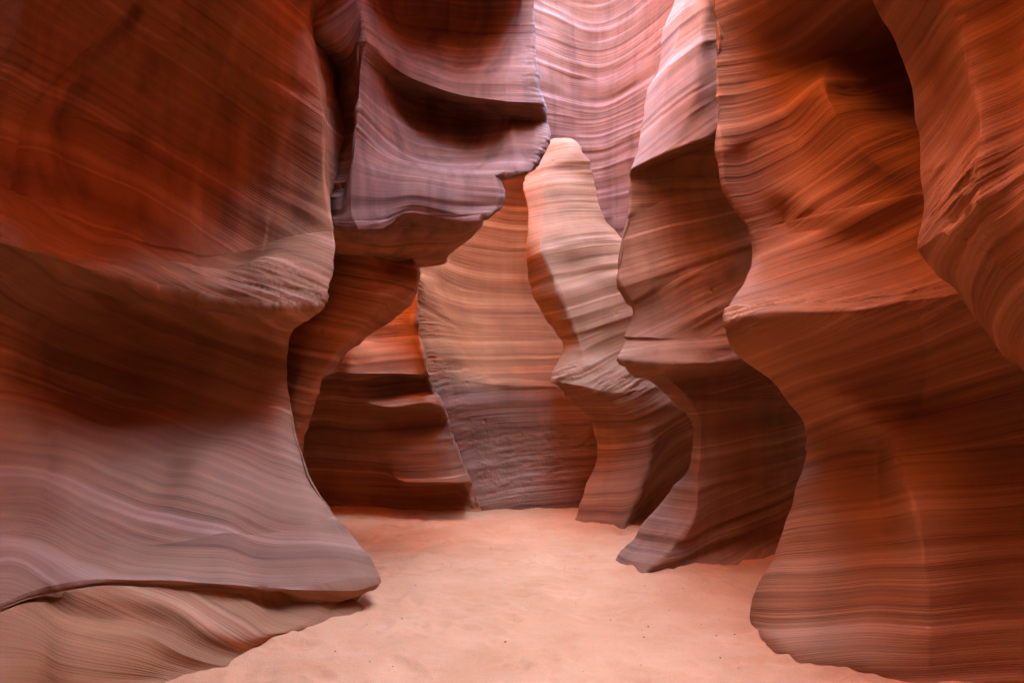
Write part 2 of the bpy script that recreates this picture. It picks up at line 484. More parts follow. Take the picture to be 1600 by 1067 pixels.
# ---- hanging central mass
B = net([
 [(420, 420, 7.6), (500, 420, 7.6), (560, 425, 7.6), (610, 425, 7.8), (650, 420, 8.0), (700, 410, 8.2), (700, 360, 8.4), (710, 350, 8.6), (720, 340, 8.8)],
 [(440, 390, 6.8), (520, 388, 6.1), (562, 396, 6.15), (605, 404, 6.35), (640, 404, 6.45), (695, 390, 6.45), (738, 368, 6.40), (753, 348, 6.6), (720, 340, 8.0)],
 [(470, 352, 6.2), (526, 355, 5.48), (560, 358, 5.45), (597, 356, 5.58), (642, 334, 5.74), (712, 344, 5.80), (748, 342, 5.80), (753, 334, 6.0), (740, 340, 8.0)],
 [(480, 330, 6.2), (526, 335, 5.48), (548, 318, 5.44), (598, 316, 5.60), (650, 308, 5.74), (715, 319, 5.80), (776, 322, 5.86), (783, 315, 6.1), (740, 320, 8.0)],
 [(490, 300, 6.2), (532, 305, 5.52), (556, 205, 5.50), (600, 244, 5.72), (655, 266, 5.84), (715, 275, 5.88), (771, 276, 5.88), (779, 275, 6.1), (750, 290, 8.0)],
 [(500, 280, 6.2), (541, 283, 5.56), (558, 188, 5.52), (602, 234, 5.86), (660, 259, 6.04), (725, 270, 6.05), (806, 270, 6.02), (830, 267, 6.3), (800, 280, 8.0)],
 [(510, 240, 6.3), (552, 240, 5.62), (561, 150, 5.55), (606, 196, 6.14), (662, 226, 6.46), (728, 238, 6.46), (804, 228, 6.24), (853, 230, 6.5), (820, 240, 8.0)],
 [(520, 190, 6.4), (560, 195, 5.70), (563, 112, 5.58), (606, 138, 6.34), (662, 162, 6.82), (722, 183, 6.80), (796, 186, 6.42), (857, 198, 6.66), (830, 200, 8.0)],
 [(515, 140, 6.4), (558, 142, 5.74), (567, 72, 5.60), (604, 98, 6.06), (655, 126, 6.22), (720, 150, 6.16), (789, 159, 6.06), (849, 162, 6.4), (840, 160, 8.0)],
 [(505, 100, 6.4), (549, 98, 5.72), (567, 46, 5.61), (600, 68, 6.10), (650, 94, 6.36), (712, 120, 6.32), (792, 120, 6.16), (838, 118, 6.45), (830, 110, 8.0)],
 [(480, 70, 6.4), (524, 78, 5.64), (563, 20, 5.62), (594, 32, 6.34), (648, 48, 6.90), (715, 66, 6.88), (802, 78, 6.42), (832, 70, 6.6), (820, 60, 8.0)],
 [(450, 40, 6.4), (486, 46, 5.58), (556, -6, 5.66), (588, -4, 6.46), (648, -4, 7.05), (718, 8, 7.02), (813, 28, 6.5), (833, 20, 6.66), (820, 0, 8.0)],
 [(420, -10, 6.5), (458, -14, 5.64), (545, -46, 5.80), (590, -60, 6.3), (650, -70, 6.5), (730, -70, 6.5), (820, -60, 6.3), (845, -60, 6.5), (840, -70, 8.0)],
])
WB = [0, 0, 0.1, 0.7, 1, 1, 1, 1, 1]
B = lift(B, [(0.0, -1.15, 5.8, 0, 0, WB), (0.05, 0.2, 8.2)])  # unseen brow, pushed forward to shade the scoops
rock("rock_overhang", "dark purple overhang of stacked scoops hanging in mid canyon, with a pale rippled edge", "overhang",
     B, [("underside", 0, 2, "shadowed brown underside"), ("lower_tier", 2, 5, "thinly layered pale lower tier"), ("lower_scoop", 5, 8, "dark lower scoop"), ("upper_scoop", 8, -1, "dark upper scoop")],
     0.014, dip=(0.05, 0.0, 1), follow=0.2, cross=0.06, seed=2, light_tint=[(1.5, 0.3), (2.2, -0.8)], amp=0.9, varnish=0.75, low=0.02, rough=[(5, 11, 6.6, 7.4, 0.35), (2, 2.3, 1, 6, 0.3)], amps=[(0, 0.8), (5, 0.55)], crease_rows=(2, 4, 5, 8), crease_cols=(2, 6))

# ---- arched arm below the overhang
Cm = net([
 [(380, 960, 6.9), (430, 900, 6.6), (450, 860, 6.5), (462, 850, 6.5), (470, 840, 6.7), (440, 830, 7.6)],
 [(390, 720, 6.8), (440, 705, 6.45), (456, 695, 6.35), (468, 693, 6.4), (476, 692, 6.55), (450, 690, 7.4)],
 [(395, 620, 6.7), (445, 600, 6.40), (465, 610, 6.28), (484, 622, 6.32), (493, 617, 6.5), (470, 640, 7.4)],
 [(410, 540, 6.6), (460, 525, 6.32), (490, 540, 6.20), (518, 560, 6.25), (530, 553, 6.5), (520, 575, 7.4)],
 [(430, 470, 6.5), (500, 455, 6.22), (535, 478, 6.12), (574, 498, 6.22), (588, 490, 6.5), (590, 515, 7.4)],
 [(450, 400, 6.5), (520, 400, 6.20), (562, 425, 6.10), (602, 462, 6.15), (636, 464, 6.42), (640, 480, 7.4)],
 [(470, 350, 6.5), (530, 362, 6.15), (578, 396, 6.16), (606, 436, 6.22), (650, 446, 6.36), (650, 460, 7.4)],
 [(480, 340, 6.6), (540, 350, 6.25), (588, 376, 6.42), (616, 404, 6.52), (652, 428, 6.38), (655, 430, 7.4)],
 [(500, 300, 6.6), (560, 335, 6.4), (600, 355, 6.55), (622, 378, 6.60), (645, 404, 6.45), (650, 405, 7.4)],
 [(520, 260, 6.9), (570, 300, 6.9), (610, 320, 6.9), (640, 330, 6.9), (650, 350, 6.9), (655, 360, 7.4)],
])
rock("rock_arch", "brown shadowed arm of rock arching down from under the overhang behind the left wall", "rock arch",
     Cm, [("leg", 0, 4, None), ("bowl", 4, -1, "small dark bowl with a bright curved rim")], 0.014, dip=(0.3, 0.1, 1), crease_cols=(4,), crease_rows=(6,), seed=3, light_tint=[(0, 0.6)], amp=0.6, low=0.02)

# ---- layered block at the back
D = net([
 [(400, 830, 9.6), (500, 830, 9.35), (545, 832, 9.05), (600, 835, 8.9), (660, 838, 8.75), (710, 838, 8.74), (750, 838, 8.75), (770, 830, 9.8)],
 [(400, 795, 9.6), (500, 795, 9.35), (545, 797, 9.05), (600, 800, 8.92), (660, 803, 8.78), (710, 803, 8.76), (751, 802, 8.76), (760, 800, 9.8)],
 [(400, 748, 9.6), (490, 748, 9.35), (540, 748, 9.15), (600, 752, 9.02), (640, 762, 8.94), (700, 760, 8.90), (738, 760, 8.76), (750, 760, 9.8)],
 [(400, 720, 9.5), (484, 720, 9.28), (530, 716, 9.05), (585, 718, 8.80), (634, 753, 8.40), (700, 753, 8.32), (734, 752, 8.42), (740, 750, 9.8)],
 [(400, 680, 9.5), (480, 682, 9.25), (525, 682, 9.02), (565, 682, 8.74), (628, 694, 8.52), (680, 688, 8.46), (709, 692, 8.46), (720, 690, 9.8)],
 [(400, 650, 9.5), (478, 652, 9.25), (524, 652, 9.02), (556, 655, 8.76), (620, 652, 8.72), (670, 648, 8.68), (698, 654, 8.54), (710, 650, 9.8)],
 [(400, 620, 9.5), (480, 622, 9.22), (524, 622, 9.00), (552, 625, 8.70), (612, 636, 8.50), (664, 630, 8.46), (690, 636, 8.44), (700, 630, 9.8)],
 [(410, 600, 9.5), (488, 602, 9.25), (530, 594, 9.02), (549, 594, 8.76), (600, 596, 8.82), (655, 596, 8.76), (674, 596, 8.58), (690, 590, 9.8)],
 [(420, 588, 9.5), (496, 588, 9.18), (530, 581, 8.92), (548, 583, 8.62), (600, 584, 8.58), (650, 585, 8.54), (667, 580, 8.46), (680, 580, 9.8)],
 [(430, 560, 9.5), (514, 560, 9.22), (538, 546, 9.02), (560, 549, 8.75), (600, 552, 8.78), (648, 551, 8.70), (660, 546, 8.58), (670, 540, 9.8)],
 [(450, 540, 9.6), (528, 541, 9.25), (548, 531, 9.12), (568, 533, 8.96), (602, 536, 8.95), (640, 528, 8.80), (655, 526, 8.64), (660, 520, 9.8)],
 [(470, 505, 9.7), (540, 505, 9.3), (560, 503, 9.2), (582, 503, 9.05), (612, 502, 9.0), (640, 500, 8.86), (651, 498, 8.66), (655, 490, 9.8)],
 [(500, 450, 10.), (560, 450, 9.6), (580, 450, 9.5), (600, 450, 9.3), (625, 450, 9.1), (642, 448, 8.86), (653, 440, 8.72), (660, 430, 9.8)],
 [(500, 380, 10.), (560, 380, 9.8), (580, 380, 9.7), (600, 380, 9.6), (620, 380, 9.5), (630, 385, 9.2), (643, 396, 8.9), (650, 390, 9.8)],
])
D = np.concatenate([np.array([[W(-2.75, 7.7, r[0][2])] for r in D]), D], axis=1)  # unseen side wall added to catch the sun and bounce it on
D = lift(D, [(0, 0.2, 5.0), (0, 0.2, 8.2)])
rock("rock_block", "orange block with a purple shadowed face in wavy tiers, at the back beyond the arch", "rock block",
     D, [("foot", 0, 3, None), ("tiered_face", 3, 8, "purple face in wavy tiers"), ("upper_face", 8, -1, None)],
     0.018, dip=(0.02, 0.0, 1), crease_cols=(7,), crease_rows=(3, 6, 8, 10), seed=4, light_tint=[(2.5, 0.6), (3.2, -0.2), (7.8, -0.2), (8.5, 0.5)], amp=0.8, low=0.03, varnish=0.15)

# ---- back wall
E = net([
 [(690, 840, 9.6), (735, 840, 8.8), (770, 838, 8.85), (820, 836, 9.0), (870, 836, 9.0), (920, 836, 9.05), (990, 830, 9.2)],
 [(690, 802, 9.6), (741, 802, 8.80), (775, 800, 8.90), (820, 798, 9.0), (870, 798, 9.0), (920, 797, 9.05), (990, 795, 9.2)],
 [(670, 700, 9.6), (700, 700, 8.60), (745, 700, 8.92), (810, 700, 9.14), (870, 700, 9.12), (930, 692, 9.0), (1010, 680, 8.9)],
 [(660, 640, 9.6), (686, 640, 8.56), (722, 634, 8.88), (800, 628, 9.16), (860, 622, 9.16), (925, 622, 9.0), (1010, 620, 8.9)],
 [(640, 590, 9.6), (668, 590, 8.55), (708, 592, 8.92), (790, 603, 9.18), (850, 603, 9.18), (910, 603, 9.1), (1010, 600, 9.0)],
 [(630, 560, 9.6), (661, 558, 8.62), (700, 560, 9.02), (768, 582, 9.6), (838, 580, 9.7), (892, 575, 9.7), (1010, 570, 9.6)],
 [(620, 500, 9.7), (649, 500, 8.72), (684, 505, 9.25), (738, 510, 10.1), (808, 505, 10.3), (868, 500, 10.3), (1000, 490, 10.2)],
 [(610, 440, 9.8), (651, 440, 8.80), (671, 446, 9.35), (718, 435, 10.35), (788, 425, 10.6), (848, 420, 10.5), (960, 410, 10.4)],
 [(600, 390, 9.9), (641, 398, 8.95), (662, 402, 9.6), (715, 340, 10.4), (785, 330, 10.6), (845, 330, 10.5), (930, 330, 10.4)],
 [(590, 260, 10.), (640, 270, 9.6), (665, 260, 9.9), (715, 240, 10.2), (770, 230, 10.3), (800, 240, 10.2), (830, 250, 10.1)],
])
E = lift(E, [(-0.2, -0.1, 6.2), (0, 0, 8.6)])  # unseen top, raised to keep warm bounce off the far wall
rock("rock_cliff", "tall back wall, glowing orange above a shelf and flaking grey pink below, meeting the sand", "rock wall",
     E, [("lower_face", 0, 4, "flaking grey pink lower face"), ("upper_face", 4, -1, "glowing orange bowl with curved lines")],
     0.018, dip=(0.05, 0.05, 1), crease_cols=(1,), crease_rows=(4,), seed=5, light_tint=[(3.2, -0.4), (4.8, 0.9)], amp=0.45, low=0.04, varnish=0.2, rough=[(1, 2.2, 1.5, 5, 0.45), (2.4, 7, 1.1, 1.8, 0.4)])  # upper part tinted orange in place of bounced glow

# ---- far right fin
Fm = net([
 [(960, 840, 9.4), (890, 850, 8.25), (935, 858, 7.95), (975, 866, 7.65), (1005, 840, 8.1), (1090, 830, 8.9), (1160, 820, 9.6)],
 [(960, 815, 9.4), (897, 815, 8.20), (936, 823, 7.92), (976, 830, 7.62), (1002, 806, 8.2), (1090, 790, 9.0), (1160, 780, 9.6)],
 [(970, 765, 9.4), (913, 764, 8.22), (948, 766, 8.00), (998, 770, 7.76), (1022, 758, 8.5), (1100, 750, 9.1), (1170, 740, 9.6)],
 [(980, 700, 9.4), (934, 702, 8.32), (966, 705, 8.08), (1018, 700, 7.86), (1052, 692, 8.4), (1110, 690, 8.9), (1170, 680, 9.6)],
 [(975, 650, 9.4), (915, 648, 8.34), (958, 655, 8.06), (1005, 665, 7.86), (1055, 655, 7.95), (1110, 640, 8.3), (1170, 630, 9.6)],
 [(960, 600, 9.3), (864, 594, 7.92), (906, 602, 7.76), (960, 614, 7.74), (1020, 606, 7.85), (1100, 600, 8.2), (1150, 600, 9.0)],
 [(960, 572, 9.3), (868, 574, 7.98), (912, 574, 7.86), (960, 588, 7.86), (1012, 580, 7.98), (1090, 575, 8.3), (1140, 575, 9.0)],
 [(960, 540, 9.3), (881, 543, 8.24), (906, 538, 7.98), (950, 553, 8.04), (1000, 545, 8.16), (1080, 540, 8.4), (1130, 540, 9.0)],
 [(940, 490, 9.3), (852, 492, 8.42), (890, 496, 7.98), (940, 490, 8.10), (990, 480, 8.26), (1060, 470, 8.5), (1120, 470, 9.0)],
 [(920, 440, 9.3), (828, 440, 8.42), (864, 432, 8.02), (905, 430, 8.14), (960, 425, 8.32), (1040, 420, 8.6), (1100, 420, 9.0)],
 [(910, 385, 9.3), (825, 388, 8.28), (846, 384, 8.12), (895, 375, 8.22), (940, 372, 8.42), (985, 392, 8.7), (980, 380, 9.7)],
 [(900, 330, 9.3), (826, 332, 8.46), (850, 326, 8.40), (885, 318, 8.46), (915, 322, 8.58), (946, 338, 8.7), (935, 330, 9.7)],
 [(890, 285, 9.3), (818, 287, 8.66), (846, 278, 8.60), (872, 272, 8.64), (900, 276, 8.72), (930, 292, 8.85), (912, 280, 9.7)],
 [(890, 245, 9.3), (837, 252, 8.95), (856, 242, 8.85), (876, 238, 8.80), (896, 240, 8.80), (916, 252, 8.9), (900, 250, 9.7)],
 [(890, 230, 9.3), (853, 230, 9.05), (866, 221, 9.0), (879, 221, 9.0), (892, 225, 9.0), (907, 236, 9.0), (895, 236, 9.7)],
 [(890, 226, 9.4), (860, 228, 9.4), (870, 222, 9.4), (880, 222, 9.4), (890, 224, 9.4), (902, 232, 9.4), (894, 235, 9.7)],
])
rock("rock_fin", "pale peach fin with a rounded top and pinched waist against the orange back wall", "rock fin",
     Fm, [("foot", 0, 5, "leaning foot with a dark hollow behind it"), ("waist", 5, 8, "rough jutting lip above the foot"), ("crest", 8, -1, None)],
     0.016, dip=(-0.28, -0.1, 1), crease_cols=(1, 2, 5), crease_rows=(5,), seed=6, light_tint=[(3, -0.3), (9, 0.15)], amp=0.85, low=0.03, varnish=0.2, rough=[(5, 6, 1, 4, 0.6)], group="fins along the right side")

# ---- middle right fin
Gm = net([
 [(1150, 880, 8.0), (950, 910, 6.3), (1005, 945, 5.67), (1090, 935, 5.98), (1200, 920, 6.3), (1330, 900, 7.4)],
 [(1150, 850, 8.0), (959, 877, 6.22), (1006, 902, 5.68), (1090, 893, 5.92), (1200, 880, 6.2), (1330, 860, 7.4)],
 [(1150, 820, 8.0), (988, 843, 6.26), (1042, 866, 5.80), (1100, 862, 6.06), (1210, 850, 6.5), (1330, 830, 7.4)],
 [(1160, 790, 8.0), (1022, 800, 6.26), (1082, 812, 5.86), (1118, 812, 6.10), (1225, 800, 6.6), (1330, 790, 7.4)],
 [(1170, 750, 8.0), (1058, 757, 6.20), (1088, 764, 5.94), (1138, 762, 6.18), (1232, 750, 6.7), (1330, 740, 7.4)],
 [(1180, 710, 8.0), (1081, 712, 6.12), (1093, 715, 6.00), (1150, 708, 6.26), (1240, 700, 6.8), (1330, 690, 7.4)],
 [(1180, 665, 8.0), (1080, 662, 6.10), (1096, 664, 6.04), (1158, 655, 6.32), (1245, 640, 6.85), (1330, 640, 7.4)],
 [(1160, 620, 8.0), (1042, 614, 6.00), (1072, 618, 5.98), (1150, 612, 6.26), (1236, 600, 6.8), (1330, 600, 7.4)],
 [(1140, 590, 8.0), (992, 582, 5.86), (1040, 588, 5.86), (1105, 586, 6.04), (1196, 578, 6.5), (1300, 570, 7.2)],
 [(1130, 560, 8.0), (968, 562, 5.76), (1036, 569, 5.70), (1102, 568, 5.80), (1184, 560, 6.25), (1290, 550, 7.2)],
 [(1130, 520, 8.0), (979, 528, 5.90), (1030, 532, 5.94), (1090, 528, 6.06), (1172, 520, 6.45), (1280, 520, 7.2)],
 [(1130, 485, 8.0), (991, 488, 5.96), (1036, 482, 6.04), (1100, 478, 6.22), (1165, 470, 6.6), (1280, 470, 7.2)],
 [(1120, 430, 8.0), (965, 432, 5.84), (1012, 430, 5.96), (1085, 420, 6.30), (1175, 405, 6.8), (1280, 400, 7.3)],
 [(1120, 375, 8.0), (970, 378, 5.88), (1014, 366, 6.04), (1085, 350, 6.46), (1165, 340, 7.0), (1260, 330, 7.4)],
 [(1120, 310, 8.0), (984, 320, 5.98), (1024, 306, 6.22), (1078, 292, 6.58), (1135, 285, 7.0), (1220, 280, 7.4)],
 [(1120, 270, 8.0), (984, 276, 6.00), (1020, 258, 6.26), (1064, 242, 6.50), (1118, 228, 6.8), (1200, 220, 7.3)],
 [(1120, 260, 8.0), (986, 265, 5.94), (1019, 248, 5.98), (1060, 231, 6.06), (1114, 214, 6.3), (1200, 200, 7.2)],
 [(1120, 200, 8.0), (1004, 212, 6.34), (1034, 192, 6.26), (1074, 172, 6.28), (1122, 150, 6.6), (1200, 150, 7.2)],
 [(1120, 150, 8.0), (1009, 155, 6.62), (1044, 114, 6.52), (1084, 102, 6.54), (1124, 90, 6.8), (1200, 90, 7.2)],
 [(1120, 80, 8.0), (1034, 82, 6.90), (1064, 42, 6.80), (1094, 30, 6.78), (1126, 20, 7.0), (1200, 20, 7.4)],
 [(1130, 0, 8.2), (1058, -8, 7.12), (1080, -22, 7.02), (1102, -32, 7.00), (1130, -36, 7.1), (1200, -40, 7.5)],
])
Gm = lift(Gm, [(0.1, 0.1, 6.2), (-0.1, 0, 8.2)])
rock("rock_fin", "twisted fin with pale streaked crest, dark brown hollow and flared purple foot", "rock fin",
     Gm, [("foot", 0, 7, "flared purple foot with small round pits"), ("lip", 7, 10, "thin jutting lip at mid height"),
          ("hollow", 10, 15, "dark brown streaked hollow"), ("crest", 15, -1, "pale crest streaked with slanting lines")],
     0.014, dip=[(0, (-0.12, 0, 1)), (7, (-0.2, -0.05, 1)), (10, (-0.45, -0.1, 1)), (15.5, (-0.9, -0.1, 1))], crease_cols=(1, 2), crease_rows=(9, 15, 16), seed=7, light_tint=[(8, -0.4), (12, 0.3), (15, 0.2), (16, -0.4)], amp=0.85, low=0.03, varnish=0.3, rough=[(8, 9, 1, 5, 0.35)], group="fins along the right side")

# ---- right wall
I = net([
 [(1330, 1000, 6.0), (1175, 1060, 4.4), (1240, 1100, 3.95), (1350, 1120, 3.8), (1450, 1140, 3.6), (1600, 1165, 3.46), (1780, 1210, 3.2), W(2.8, 1.6, -.4), W(2.9, -3, -.4)],
 [(1330, 960, 6.0), (1187, 991, 4.32), (1242, 1031, 3.90), (1350, 1048, 3.74), (1450, 1068, 3.57), (1600, 1085, 3.44), (1780, 1125, 3.17), W(2.7, 1.6, 0), W(2.8, -3, 0)],
 [(1330, 940, 6.0), (1175, 960, 4.48), (1243, 968, 4.05), (1358, 956, 3.92), (1450, 962, 3.64), (1600, 960, 3.58), (1780, 970, 3.3), W(2.8, 1.6, .35), W(2.9, -3, .4)],
 [(1340, 830, 6.0), (1221, 834, 4.52), (1275, 832, 4.22), (1376, 830, 4.08), (1436, 822, 3.78), (1600, 832, 3.72), (1780, 830, 3.4), W(2.9, 1.6, .8), W(3.0, -3, .9)],
 [(1350, 700, 6.0), (1255, 702, 4.62), (1290, 702, 4.38), (1372, 702, 4.24), (1404, 712, 4.00), (1600, 692, 3.84), (1780, 680, 3.5), W(3.0, 1.6, 1.3), W(3.1, -3, 1.4)],
 [(1350, 650, 6.0), (1246, 652, 4.62), (1286, 642, 4.38), (1360, 642, 4.16), (1440, 632, 4.20), (1600, 602, 3.86), (1780, 590, 3.5), W(3.0, 1.6, 1.6), W(3.1, -3, 1.6)],
 [(1350, 600, 6.0), (1210, 602, 4.52), (1262, 592, 4.32), (1360, 588, 4.20), (1450, 572, 4.10), (1600, 545, 3.76), (1780, 520, 3.4), W(2.9, 1.6, 1.8), W(3.0, -3, 1.8)],
 [(1330, 545, 6.0), (1152, 547, 4.36), (1216, 532, 4.20), (1330, 532, 4.10), (1440, 517, 4.00), (1600, 495, 3.62), (1780, 460, 3.3), W(2.8, 1.6, 2.0), W(2.9, -3, 2.0)],
 [(1320, 500, 6.0), (1134, 502, 4.28), (1210, 492, 4.08), (1320, 488, 3.90), (1440, 468, 3.78), (1600, 445, 3.44), (1780, 410, 3.1), W(2.7, 1.6, 2.2), W(2.8, -3, 2.2)],
 [(1320, 465, 6.0), (1150, 468, 4.42), (1222, 466, 4.28), (1320, 458, 4.12), (1440, 442, 3.98), (1600, 415, 3.6), (1780, 380, 3.3), W(2.8, 1.6, 2.3), W(2.9, -3, 2.3)],
 [(1320, 400, 6.0), (1182, 412, 4.68), (1230, 398, 4.56), (1310, 382, 4.42), (1430, 362, 4.18), (1600, 342, 3.8), (1780, 310, 3.4), W(3.0, 1.6, 2.6), W(3.1, -3, 2.6)],
 [(1310, 350, 6.0), (1172, 364, 4.72), (1222, 348, 4.80), (1296, 332, 4.46), (1420, 304, 4.24), (1600, 284, 3.9), (1780, 250, 3.5), W(3.1, 1.6, 2.8), W(3.1, -3, 2.8)],
 [(1290, 290, 6.0), (1130, 292, 4.60), (1188, 290, 4.74), (1258, 272, 4.66), (1350, 238, 4.34), (1500, 226, 4.2), (1780, 180, 3.6), W(3.1, 1.6, 3.1), W(3.1, -3, 3.1)],
 [(1290, 200, 6.0), (1122, 202, 4.62), (1168, 202, 4.74), (1228, 184, 4.78), (1288, 142, 4.50), (1440, 180, 4.66), (1780, 100, 3.8), W(3.0, 1.6, 3.5), W(3.0, -3, 3.5)],
 [(1290, 100, 6.0), (1120, 102, 4.72), (1160, 102, 4.82), (1220, 100, 4.94), (1300, 92, 4.98), (1430, 84, 5.05), (1780, 20, 3.8), W(2.9, 1.6, 3.9), W(2.9, -3, 3.9)],
 [(1290, 0, 6.0), (1117, 0, 4.72), (1160, 0, 4.72), (1220, 0, 4.70), (1300, -10, 4.62), (1430, -12, 4.6), (1780, -80, 3.6), W(2.6, 1.6, 4.3), W(2.6, -3, 4.3)],
])
I = lift(I, [(0, -0.1, 4.8, 0.95, 0.7), (0.3, 0, 6.0), (0.6, 0, 8.2)])  # unseen lip, shaped to hide the slot from this wall
rock("rock_buttress", "deep red buttress with broken ledge at mid height and foot flaring onto the sand", "rock wall",
     I, [("foot", 0, 4, "flared smooth red foot"), ("hollow", 4, 7, None), ("ledge", 7, 9, "broken flaky ledge"), ("upper_wall", 9, -1, "ribbed orange upper wall with soft hollows")],
     0.013, dip=[(0, (-0.2, 0.1, 1)), (4, (-0.3, 0.1, 1)), (8.5, (-0.4, 0.1, 1)), (11, (-0.6, 0, 1))], crease_cols=(1, 4), crease_rows=(8,), seed=8, light_tint=[(0, -0.1), (2, 0.1), (5, 0.35)], amp=0.8, amps=[(0, 0.5), (4, 1.0)], low=0.03, rough=[(7.6, 8.8, 1, 6, 0.7)])

# ---- hanging rock on the right
J = net([
 [(1560, 560, 4.0), (1560, 540, 3.7), (1600, 580, 3.6), (1660, 640, 3.4), (1800, 760, 3.2), W(2.8, 1.0, 1.0), W(3.0, -1.5, 1.0)],
 [(1540, 470, 4.0), (1462, 418, 3.34), (1525, 478, 3.18), (1602, 553, 3.0), (1800, 720, 2.6), W(2.4, 0.8, 1.2), W(2.8, -1.5, 1.2)],
 [(1520, 400, 4.0), (1441, 388, 3.24), (1478, 360, 3.00), (1545, 400, 2.78), (1650, 470, 2.6), W(2.1, 0.8, 1.7), W(2.6, -1.5, 1.7)],
 [(1510, 330, 4.0), (1441, 330, 3.26), (1480, 302, 3.02), (1530, 300, 2.74), (1620, 320, 2.6), W(2.1, 0.8, 2.1), W(2.6, -1.5, 2.1)],
 [(1510, 240, 4.0), (1437, 240, 3.32), (1482, 222, 3.12), (1534, 205, 2.80), (1620, 210, 2.72), W(2.2, 0.8, 2.5), W(2.6, -1.5, 2.5)],
 [(1500, 140, 4.0), (1424, 142, 3.34), (1468, 132, 3.16), (1520, 122, 2.92), (1620, 112, 2.82), W(2.2, 0.8, 2.9), W(2.6, -1.5, 2.9)],
 [(1480, 60, 4.0), (1395, 62, 3.32), (1442, 46, 3.18), (1505, 48, 2.98), (1620, 40, 2.88), W(2.2, 0.8, 3.2), W(2.6, -1.5, 3.2)],
 [(1440, 0, 4.0), (1356, 2, 3.24), (1412, -18, 3.12), (1492, -22, 3.00), (1620, -30, 2.90), W(2.1, 0.8, 3.5), W(2.5, -1.5, 3.5)],
 [(1400, -90, 4.0), (1300, -100, 3.10), (1380, -110, 3.0), (1480, -120, 2.95), (1620, -130, 2.9), W(1.9, 0.8, 4.0), W(2.3, -1.5, 4.0)],
])
J = lift(J, [(0, 0, 4.8, 1.1, 0.6), (0.3, 0, 6.2), (0.5, 0, 8.2)])  # unseen lip, shaped to keep slot light off the right side
rock("rock_overhang", "red hanging rock with purple grooved face and crumbling lower corner before the red wall", "overhang",
     J, [("underside", 0, 2, "smooth sloping underside"), ("broken_corner", 2, 4, "crumbling corner"), ("grooved_face", 4, -1, "purple grooved face")],
     0.011, dip=(-0.5, 0.35, 1), crease_cols=(1, 2, 3), crease_rows=(2,), seed=9, light_tint=[(0, 0.5)], amp=0.6, low=0.015, rough=[(1.7, 3.6, 1.7, 5, 0.35)])

# ---- tall far wall
H = net([
 [(745, 520, 10.70), (795, 520, 10.90), (845, 528, 11.40), (930, 534, 11.90), (1010, 520, 11.10), (1100, 504, 9.70)],
 [(745, 400, 10.70), (795, 400, 10.90), (845, 408, 11.40), (930, 414, 11.90), (1010, 400, 11.10), (1100, 384, 9.70)],
 [(745, 300, 10.70), (795, 300, 10.90), (845, 308, 11.40), (930, 314, 11.90), (1010, 300, 11.10), (1100, 284, 9.70)],
 [(745, 200, 10.70), (795, 200, 10.90), (845, 208, 11.40), (930, 214, 11.90), (1010, 200, 11.10), (1100, 184, 9.70)],
 [(745, 90, 10.85), (795, 90, 11.05), (845, 98, 11.55), (930, 104, 12.05), (1010, 90, 11.25), (1100, 74, 9.85)],
 [(745, 0, 11.00), (795, 0, 11.20), (845, 8, 11.70), (930, 14, 12.20), (1010, 0, 11.40), (1100, -16, 10.00)],
 [(745, -90, 11.10), (795, -90, 11.30), (845, -82, 11.80), (930, -76, 12.30), (1010, -90, 11.50), (1100, -106, 10.10)],
])
rock("rock_cliff", "tall lilac wall with bowed lines and vertical streaks, lit from above behind the fins", "rock wall",
     H, [("lower_face", 0, 2, None), ("upper_face", 2, -1, "bright lilac face with bowed lines")], 0.02, dip=(-0.03, 0.0, 1), seed=10, light_tint=[(0, -1.0)], amp=1.1, low=0.04, varnish=0.5)  # mauve tint puts the lilac skylight into the rock

